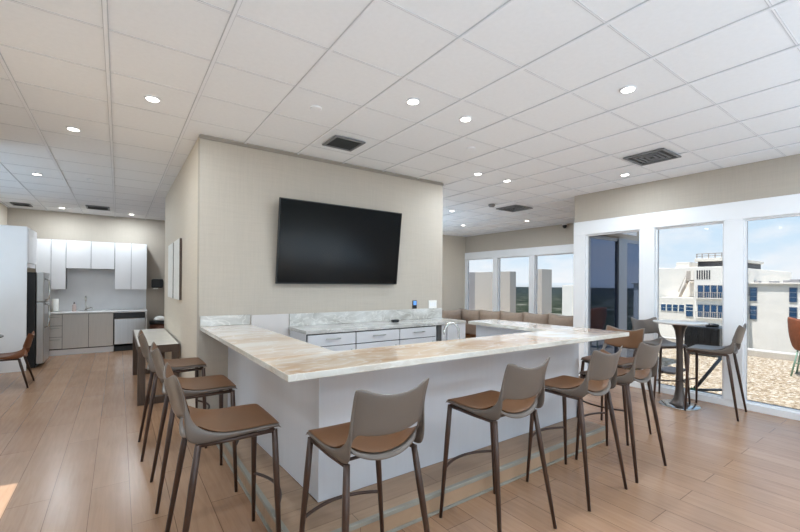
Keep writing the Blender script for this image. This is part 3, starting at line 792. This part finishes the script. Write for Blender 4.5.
# refrigerator and its surround
fg = thing('refrigerator', 'stainless steel top-freezer refrigerator with black side panel', 'refrigerator', (-1.5, 10.08, 0))
FX = -1.225
B(-1.90, FX, 9.71, 10.44, .03, 1.735, .008).build('body', M['blackmetal'], fg)
d1 = B(FX+.004, -1.112, 9.71, 10.44, 1.195, 1.735, .012).build('freezer_door', M['steel'], fg)
d2 = B(FX+.004, -1.112, 9.71, 10.44, .07, 1.185, .012).build('fridge_door', M['steel'], fg)
def handle(z0, z1, par):
    y_ = 9.80
    MB().tube([(-1.112, y_, z0), (-1.055, y_, z0+.03), (-1.045, y_, (z0+z1)/2), (-1.055, y_, z1-.03), (-1.112, y_, z1)], .013).build('handle', M['chrome'], par)
handle(1.22, 1.62, d1); handle(.72, 1.16, d2)
fb = MB(); fb.box(-1.85, FX, 9.74, 10.41, 0, .03).build('foot_plinth', M['black'], fg)
pc = thing('fridge_surround', 'tall white cabinet end panel left of the refrigerator with cupboard above it', 'cabinet', (-1.6, 9.9, 0))
B(-1.928, -1.312, 9.47, 9.489, 0, 2.53, .002).build('side_panel', M['cabwhite'], pc)
B(-1.928, -1.33, 9.6095 if False else 9.6105, 10.47, 1.82, 2.53, .002).build('upper_box', M['cabwhite'], pc)
for a, b_ in ((9.612, 10.04), (10.044, 10.47)):
    B(-1.33, -1.312, a, b_, 1.90, 2.528, .002).build('door', M['cabwhite'], pc)
tdp = thing('towel_dispenser', 'black paper towel dispenser on the far kitchen wall', 'dispenser', (.76, KY, 1.55))
B(.665, .91, 11.47, KY-.001, 1.43, 1.65, .03, seg=3).build('cover', M['black'], tdp)
B(.70, .80, 11.49, 11.55, 1.40, 1.4295, .004).build('outlet_slot', M['paper'], tdp)
tb = thing('trash_bin', 'brown bin with black rim and white liner beside the dishwasher', 'trash bin', (.80, 11.32, 0))
MB().lathe([(.155, 0), (.17, .02), (.175, .56), (.17, .56)], (.80, 11.30, 0), 24).build('bin_body', M['bino'], tb)
MB().lathe([(.185, .561), (.19, .575), (.19, .64), (.18, .645)], (.80, 11.30, 0), 24).build('rim', M['black'], tb)
MB().lathe([(.13, .6455), (.135, .67), (.11, .72), (.05, .745), (.0, .75)], (.83, 11.29, 0), 20).build('liner', M['paper'], tb)

# dining corner at the left edge
dt = thing('dining_table', 'round dark dining table with only its rim showing at the left edge', 'table', (-2.08, 8.2, 0))
MB().lathe([(.66, .735), (.69, .742), (.69, .75), (.685, .755), (0, .7555)], (-2.08, 8.2, 0), 48).build('tabletop', M['dark_top'], dt)
MB().lathe([(.3, 0), (.3, .012), (.06, .04), (.045, .3), (.045, .65), (.12, .734)], (-2.08, 8.2, 0), 28).build('pedestal', M['walnut'], dt)
dc = make_stool('dining_chair', 'saddle brown dining chair at the left edge beside the white cabinet panel', 'chair', dz=-.315, shell_m='rust', pad_m='rust', bar=False)
dc.location = (-1.345, 8.2, 0); dc.rotation_euler = (0, 0, math.radians(90))

# ------------------------------------------------------------------ ceiling fittings
lg_ = 'recessed round downlights'
lights = [
 (-.386, 5.238, 'left-side ceiling downlight second nearest the camera, above the passage'),
 (.225, 3.976, 'left-side ceiling downlight nearest the camera, left of the beige wall corner'),
 (2.039, 2.710, 'round recessed downlight over the bar front, left of the nearest two'),
 (2.656, 2.706, 'round recessed downlight over the bar front, right of the nearest two'),
 (3.291, 1.538, 'large looking round downlight at the upper right, nearest the right side'),
 (-.977, 7.76, 'round recessed downlight far left above the dining corner'),
 (-.984, 10.97, 'round recessed downlight just above the left kitchen wall cabinets'),
 (.232, 11.028, 'round recessed downlight above the right kitchen wall cabinets by the passage'),
 (5.80, 2.745, 'round recessed downlight near the window wall beside the square vent'),
 (4.739, 3.945, 'round recessed downlight past the right end of the television wall, right of its pair'),
 (4.12, 3.945, 'round recessed downlight past the right end of the television wall, left of its pair'),
 (5.758, 6.254, 'round recessed downlight in the lounge left of the dark star-shaped vent'),
 (8.107, 6.131, 'round recessed downlight in the lounge right of the dark star-shaped vent'),
 (6.65, 8.75, 'round recessed downlight deepest in the lounge near the cream wall'),
]
hidden = [(.225, 1.54), (2.05, .93), (-.99, 2.75), (-.38, -.9), (1.45, -.9), (3.28, -.6), (5.1, -.6), (5.1, .6), (1.45, -2.6), (3.9, -2.6), (-2.8, 7.7), (4.9, 6.9), (7.4, 7.6)]  # extra downlights beyond the known ones, added to light the room
proto = None
bright_lamp = bpy.data.lights.new('kitchen_lamp', 'AREA'); bright_lamp.shape = 'DISK'; bright_lamp.size = .085; bright_lamp.energy = LAMP_POWER*1.5; bright_lamp.color = (.84, .93, 1.0)
def downlight(x, y, label):
    global proto
    if proto is None:
        t = thing('downlight', label, 'ceiling light', (0, 0, CZ), 0, lg_)
        MB().lathe([(.047, -.001), (.056, -.003), (.058, -.001), (.058, .011)], (0, 0, 0), 28).build('trim_ring', M['white'], t, True)
        MB().lathe([(.047, -.0012), (.045, -.003), (.0, -.0035)], (0, 0, 0), 28).build('lens', M['lens'], t, True)
        ld = bpy.data.lights.new('lamp', 'AREA'); ld.shape = 'DISK'; ld.size = .085; ld.energy = LAMP_POWER; ld.color = (.80, .91, 1.0)
        lo = bpy.data.objects.new('lamp', ld); COL.objects.link(lo); lo.parent = t; lo.location = (0, 0, -.008)
        proto = t
    else: t = copy_tree(proto)
    t.location = (x, y, CZ); t['label'] = label
    if y > 7.5 and x < 1:
        for ch in t.children:
            if ch.type == 'LIGHT': ch.data = bright_lamp
for x, y, lb in lights: downlight(x, y, lb)
for i, (x, y) in enumerate(hidden):
    downlight(x, y, 'extra round recessed downlight added to light the room')

def grille(name, x0, x1, y0, y1, label, style):
    t = thing(name, label, 'air vent', ((x0+x1)/2, (y0+y1)/2, CZ), 0, None)
    w_ = .03; z0, z1 = CZ-.012, CZ+.004
    f = MB(); f.box(x0, x1, y0, y0+w_, z0, z1, .004).box(x0, x1, y1-w_, y1, z0, z1, .004).box(x0, x0+w_, y0+w_, y1-w_, z0, z1, .004).box(x1-w_, x1, y0+w_, y1-w_, z0, z1, .004)
    f.build('frame', M['grille'] if style != 'light' else M['tbar'], t)
    B(x0+w_*.5, x1-w_*.5, y0+w_*.5, y1-w_*.5, CZ+.0, CZ+.008).build('duct', M['grille_dark'], t)
    if style == 'flat':
        n = 9
        for i in range(n):
            yy = y0+w_+(y1-y0-2*w_)*(i+.5)/n
            B(x0+w_, x1-w_, yy-.004, yy+.004, CZ-.009, CZ-.0005).build('slat', M['grille_dark'], t)
    else:
        # square diffuser: nested sloping rings
        for k_ in range(1, 4):
            i = w_+k_*min(x1-x0, y1-y0)*.11
            a, b_, c_, d_ = x0+i, x1-i, y0+i, y1-i
            r_ = MB(); r_.box(a, b_, c_, c_+.016, CZ-.010, CZ-.0005).box(a, b_, d_-.016, d_, CZ-.010, CZ-.0005).box(a, a+.016, c_+.016, d_-.016, CZ-.010, CZ-.0005).box(b_-.016, b_, c_+.016, d_-.016, CZ-.010, CZ-.0005)
            r_.build('slat', M['grille'], t)
grille('return_vent', 1.845, 2.205, 3.79, 4.135, 'dark square return vent in the ceiling above the television', 'flat')
grille('ceiling_vent', 5.01, 5.50, 1.95, 2.40, 'grey square diffuser vent in the ceiling near the window wall', 'ring')
grille('ceiling_vent', 6.30, 6.84, 5.03, 5.53, 'dark square diffuser vent in the lounge ceiling', 'ring')
grille('ceiling_vent', -.56, -.16, 10.25, 10.70, 'grey vent in the kitchen ceiling in front of the wall cabinets', 'flat')
grille('ceiling_vent', -1.76, -1.46, 10.82, 11.15, 'grey vent in the ceiling corner over the refrigerator', 'flat')
sg = 'ceiling sprinkler covers'
for x, y, lb in ((1.424, 3.327, 'pale round cover plate in the ceiling left of the return vent'), (3.287, 3.259, 'pale round cover plate in the ceiling right of the bar downlights'), (-.354, 7.676, 'pale round cover plate in the ceiling before the kitchen'), (-.30, 9.4, 'pale round cover plate in the kitchen ceiling before the vent')):
    o = MB().lathe([(.045, -.004), (.05, -.002), (.05, .011)], (x, y, CZ), 24).build('sprinkler_cover', M['tbar']); tag(o, lb, 'sprinkler', sg)
o = MB().lathe([(.02, -.05), (.05, -.045), (.065, -.02), (.065, .0)], (5.9, 5.28, CZ), 20).build('smoke_detector', M['grille']); tag(o, 'grey round detector on the ceiling left of the lounge vent', 'detector')
sc = thing('security_camera', 'small dark dome camera under the lounge ceiling at the window header', 'camera', (9.25, 5.85, 3.06))
MB().lathe([(.06, .03), (.06, .0615)], (9.25, 5.85, 3.06), 20).build('mount', M['white'], sc)
MB().lathe([(.0, -.055), (.03, -.045), (.05, -.015), (.055, .0295)], (9.25, 5.85, 3.06), 20).build('dome', M['black'], sc)

# ------------------------------------------------------------------ outside
GZ = -.15
struct(MB().prism([(6.66, -14), (12.7, -14), (12.7, 3.0), (13.4, 4.7), (13.4, 16), (9.66, 16), (9.66, 3.81), (6.66, 3.81)], GZ-.3, GZ).build('gravel_terrace', M['gravel']))
struct(MB().prism([(12.7, -14), (13.05, -14), (13.05, 3.0), (13.75, 4.7), (13.75, 16), (13.4, 16), (13.4, 4.7), (12.7, 3.0)], GZ-.3, .0, .01).build('parapet', M['coping']))
struct(B(-12, -1.47, -14, 6.2, GZ-.3, GZ).build('gravel_terrace_west', M['gravel']))
struct(B(-1.47, 6.66, -14, RY0-.15, GZ-.3, GZ).build('gravel_terrace_south', M['gravel']))
struct(B(-9000, 9000, -9000, 9000, -62, -60).build('land', M['land']))
# lounge facade with sliding doors and overhang
sl = thing('sliding_door', 'dark glass terrace sliding door reflecting sky and clouds', 'door', (7.9, 3.81, 0))
B(6.70, 6.76, 3.77, 3.81, 0, 2.44, .004).build('frame', M['greyframe'], sl)
B(7.70, 8.02, 3.745, 3.81, 0, 2.44, .004).build('frame', M['greyframe'], sl)
B(8.88, 8.98, 3.77, 3.81, 0, 2.44, .004).build('frame', M['greyframe'], sl)
B(6.70, 8.98, 3.77, 3.815, 2.40, 2.46, .004).build('frame', M['greyframe'], sl)
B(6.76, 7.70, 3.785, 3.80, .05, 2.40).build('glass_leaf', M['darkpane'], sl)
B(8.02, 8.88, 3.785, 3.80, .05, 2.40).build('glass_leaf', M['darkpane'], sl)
struct(B(6.66, 7.9, 3.52, 3.81, 2.49, 2.62, .004).build('roof_overhang', M['white']))
for (x0, x1, y0, y1, z1, mt_, lb) in ((12.0, 12.35, 9.82, 11.62, 2.07, 'column', 'wide cream parapet block outside the left lounge window'), (12.0, 12.58, 8.44, 8.74, 2.12, 'column', 'narrow cream parapet block outside the lounge windows'), (12.05, 12.5, 11.64, 12.1, 2.08, 'column2', 'grey parapet block at the left edge of the lounge windows')):
    o = B(x0, x1, y0, y1, GZ, z1, .01).build('parapet_block', M[mt_]); tag(o, lb, 'wall block')

# ---- neighbouring building
bl = thing('apartment_building', 'stepped white apartment tower with balconies outside the middle window', 'building', (30, 9.5, -60))
B(26.0, 40, 7.2, 8.60, -60, 2.62, .03).build('balcony_tower', M['facade'], bl)
B(26.4, 40, 8.60, 10.50, -60, .90, .03).build('low_wing', M['facade2'], bl)
B(27.6, 40, 8.60, 12.5, .90, 2.66, .03).build('upper_block', M['facade'], bl)
o = B(41.0, 52, 14.3, 26.2, -60, 1.56, .03).build('apartment_block', M['facade']); tag(o, 'plain white apartment block seen at the right edge of the lounge windows', 'building')
B(27.0, 33, 7.35, 8.75, 2.621, 2.95, .01).build('penthouse_band', M['dark'], bl)
B(26.8, 33.2, 7.25, 8.85, 2.95, 3.12, .02).build('penthouse_roof', M['facade2'], bl)
pr_ = MB()
for yy in (7.35, 7.6, 7.9, 8.2, 8.5, 8.75): pr_.box(26.9, 26.95, yy, yy+.04, 3.12, 3.38)
pr_.box(26.9, 26.95, 7.3, 8.8, 3.36, 3.40).box(26.9, 26.95, 7.3, 8.8, 3.24, 3.27); pr_.build('roof_railing', M['rail'], bl)
B(28.0, 30, 9.5, 10.2, 2.66, 3.0, .02).build('roof_hut', M['facade2'], bl)
for zt in (1.62, .56, -.55, -1.7):
    lg2 = B(25.85, 26.02, 7.2, 8.5, zt-.74, zt-.70, .005).build('balcony_slab', M['facade'], bl)
    rl = MB()
    for k in range(14): rl.box(25.86, 25.88, 7.22+k*.095, 7.24+k*.095, zt-.70, zt-.40)
    rl.box(25.855, 25.89, 7.2, 8.5, zt-.41, zt-.385); rl.build('balcony_rail', M['rail'], bl)
    for k in range(4):
        w0 = 7.25+k*.30
        f = B(25.975, 26.01, w0, w0+.28, zt-.70, zt, .003).build('window', M['rail'], bl)
        B(25.968, 25.976, w0+.02, w0+.26, zt-.68, zt-.02).build('pane', M['bluepane'], f)
for k in range(4):
    w0 = 9.18+k*.31
    f = B(26.37, 26.41, w0, w0+.28, .08, .50, .003).build('window', M['facade'], bl)
    B(26.362, 26.371, w0+.02, w0+.26, .10, .28).build('pane', M['bluepane'], f)
    B(26.362, 26.371, w0+.02, w0+.26, .30, .48).build('pane', M['bluepane'], f)
f = B(26.37, 26.41, 8.74, 9.12, -.18, .54, .003).build('window', M['facade'], bl)
B(26.362, 26.371, 8.76, 9.10, .19, .36).build('pane', M['bluepane'], f)
B(26.362, 26.371, 8.76, 9.10, -.16, .15).build('pane', M['bluepane'], f)
B(26.362, 26.371, 8.76, 9.10, .40, .52).build('pane', M['bluepane'], f)
lv = MB()
for k in range(6): lv.box(25.98, 26.01, 7.86+k*.11, 7.92+k*.11, 1.93, 2.42)
lv.build('louvers', M['dark'], bl)
lv = MB(); lv.box(27.57, 27.61, 8.9, 9.12, 1.95, 2.45).box(27.57, 27.61, 9.3, 9.5, 1.95, 2.45); lv.build('louvers', M['rail'], bl)
st = MB(); st.tube([(27.3, 9.7, .92), (27.3, 9.3, 1.9)], .05, 6).tube([(27.1, 9.7, .92), (27.1, 9.3, 1.9)], .05, 6).box(27.0, 27.55, 9.1, 9.35, 1.85, 1.92).tube([(27.0, 9.3, 1.9), (27.0, 9.3, 2.3)], .02, 6).tube([(27.0, 9.7, 1.2), (27.0, 9.3, 2.3)], .02, 6)
st.build('roof_stair', M['rail'], bl)
o = B(25.9, 26.0, 8.9, 9.2, -1.05, -.70, .01).build('utility_box', M['yellow'], bl)
# right wing
wg = thing('apartment_wing', 'long white apartment wing with grey windows outside the right window', 'building', (34, 4, -60))
B(30.0, 44, -6, 7.5, -60, 1.68, .03).build('wall', M['facade'], wg)
B(29.85, 44.2, -6.1, 7.6, 1.68, 1.78, .02).build('roof_edge', M['facade2'], wg)
hm = MB()
for yy, h_ in ((7.0, .12), (6.2, .1), (5.6, .14), (5.3, .2), (4.2, .12)): hm.box(31, 31.6, yy, yy+.35, 1.78, 1.78+h_, .02)
hm.build('roof_units', M['column2'], wg)
for y0 in (6.83, 5.17, 3.5, 1.8, .1):
    for zt in (1.52, .46, -1.2):
        if zt < -1 and y0 > 5: continue
        f = B(29.96, 30.01, y0, y0+.33, zt-.80, zt, .004).build('window', M['column2'], wg)
        for q in range(3):
            B(29.95, 29.961, y0+.02, y0+.31, zt-.79+q*.265, zt-.56+q*.265).build('pane', M['bluepane'], f)
for zt in (1.52, .46):
    for y0 in (7.32, 7.18):
        f = B(29.96, 30.01, y0, y0+.10, zt-.5, zt, .002).build('window', M['column2'], wg)
        B(29.95, 29.961, y0+.015, y0+.085, zt-.48, zt-.02).build('pane', M['bluepane'], f)
o = B(22, 25.8, -6, 12, -60, -2.15, .02).build('lower_roof', M['coping']); tag(o, 'low pale flat roof between the terrace and the white apartment buildings', 'roof')

# ---- things on the terrace
ac = thing('rooftop_unit', 'large black boxy unit on the gravel terrace behind the high table', 'rooftop unit', (11.9, 3.7, GZ))
B(11.7, 12.4, 3.35, 4.08, GZ+.08, .56, .02).build('casing', M['black'], ac)
B(11.75, 12.35, 3.4, 4.03, GZ, GZ+.08, .01).build('base_rail', M['greymetal'], ac)
for k in range(5):
    B(11.685, 11.70, 3.40+k*.13, 3.405+k*.13+.012, GZ+.12, .52).build('rib', M['black'], ac)
MB().lathe([(.12, .561), (.14, .58), (.14, .62), (.05, .64)], (12.05, 3.6, 0), 20).build('fan_cap', M['black'], ac)
st_ = thing('outdoor_stand', 'grey metal strut stand with a green joint lying on the gravel outside', 'stand', (7.4, 2.4, GZ))
MB().tube([(7.38, 2.43, GZ+.10), (7.55, 2.14, .47)], .025).build('strut', M['greymetal'], st_)
MB().tube([(7.40, 2.42, GZ+.09), (7.75, 2.14, GZ+.10)], .02).build('strut', M['greymetal'], st_)
MB().lathe([(.05, 0), (.06, .02), (.05, .09), (.03, .12)], (7.36, 2.44, GZ), 16).build('joint', M['green'], st_)
B(7.45, 7.53, 2.30, 2.37, GZ, GZ+.07, .005).build('foot_block', M['black'], st_)
B(7.70, 7.78, 2.10, 2.17, GZ, GZ+.08, .005).build('foot_block', M['black'], st_)
mt_ = B(8.75, 9.35, 3.22, 3.56, GZ, GZ+.05, .01).build('shadow_slab', M['dark']); tag(mt_, 'dark flat slab standing in for a cast shadow on the gravel outside the window', 'mat')  # dark slab put in for a shadow on the gravel
oc = thing('terrace_chair', 'rust orange tub chair with thin pale green legs on the gravel terrace', 'chair', (10.75, 1.68, GZ))
mb = MB(); seg = 20; rows = []
for r_, z_ in ((.18, .50), (.23, .56), (.27, .68), (.29, .84), (.295, .98)):
    row = []
    for k in range(seg+1):
        a = math.radians(-20+250*k/seg)
        top_ = z_ + (.16*math.sin(max(0, math.pi*k/seg)) if z_ > .6 else 0)*((z_-.5)/.5)
        row.append(mb.bm.verts.new((10.75+r_*math.cos(a), 1.68+r_*math.sin(a), GZ+top_)))
    rows.append(row)
add_faces(mb, rows, lambda j, i: False)
bmesh.ops.translate(mb.bm, verts=mb.bm.verts[:], vec=-oc.location)
o = keep(mb, 'tub_shell', M['orange'], oc); finish(o, .02, 1, 1)
MB().lathe([(.18, .50), (.21, .52), (.21, .56), (.0, .57)], (10.75, 1.68, GZ), 24).build('seat', M['orange'], oc)
for sx, sy in ((-1, -1), (-1, 1), (1, -1), (1, 1)):
    MB().tube([(10.75+sx*.14, 1.68+sy*.14, GZ+.51), (10.75+sx*.22, 1.68+sy*.22, GZ)], .014, 8).build('leg', M['palegreen'], oc)
MB().tube([(10.75-.18, 1.68-.18, GZ+.26), (10.75-.18, 1.68+.18, GZ+.26)], .01, 8).build('stretcher', M['palegreen'], oc)
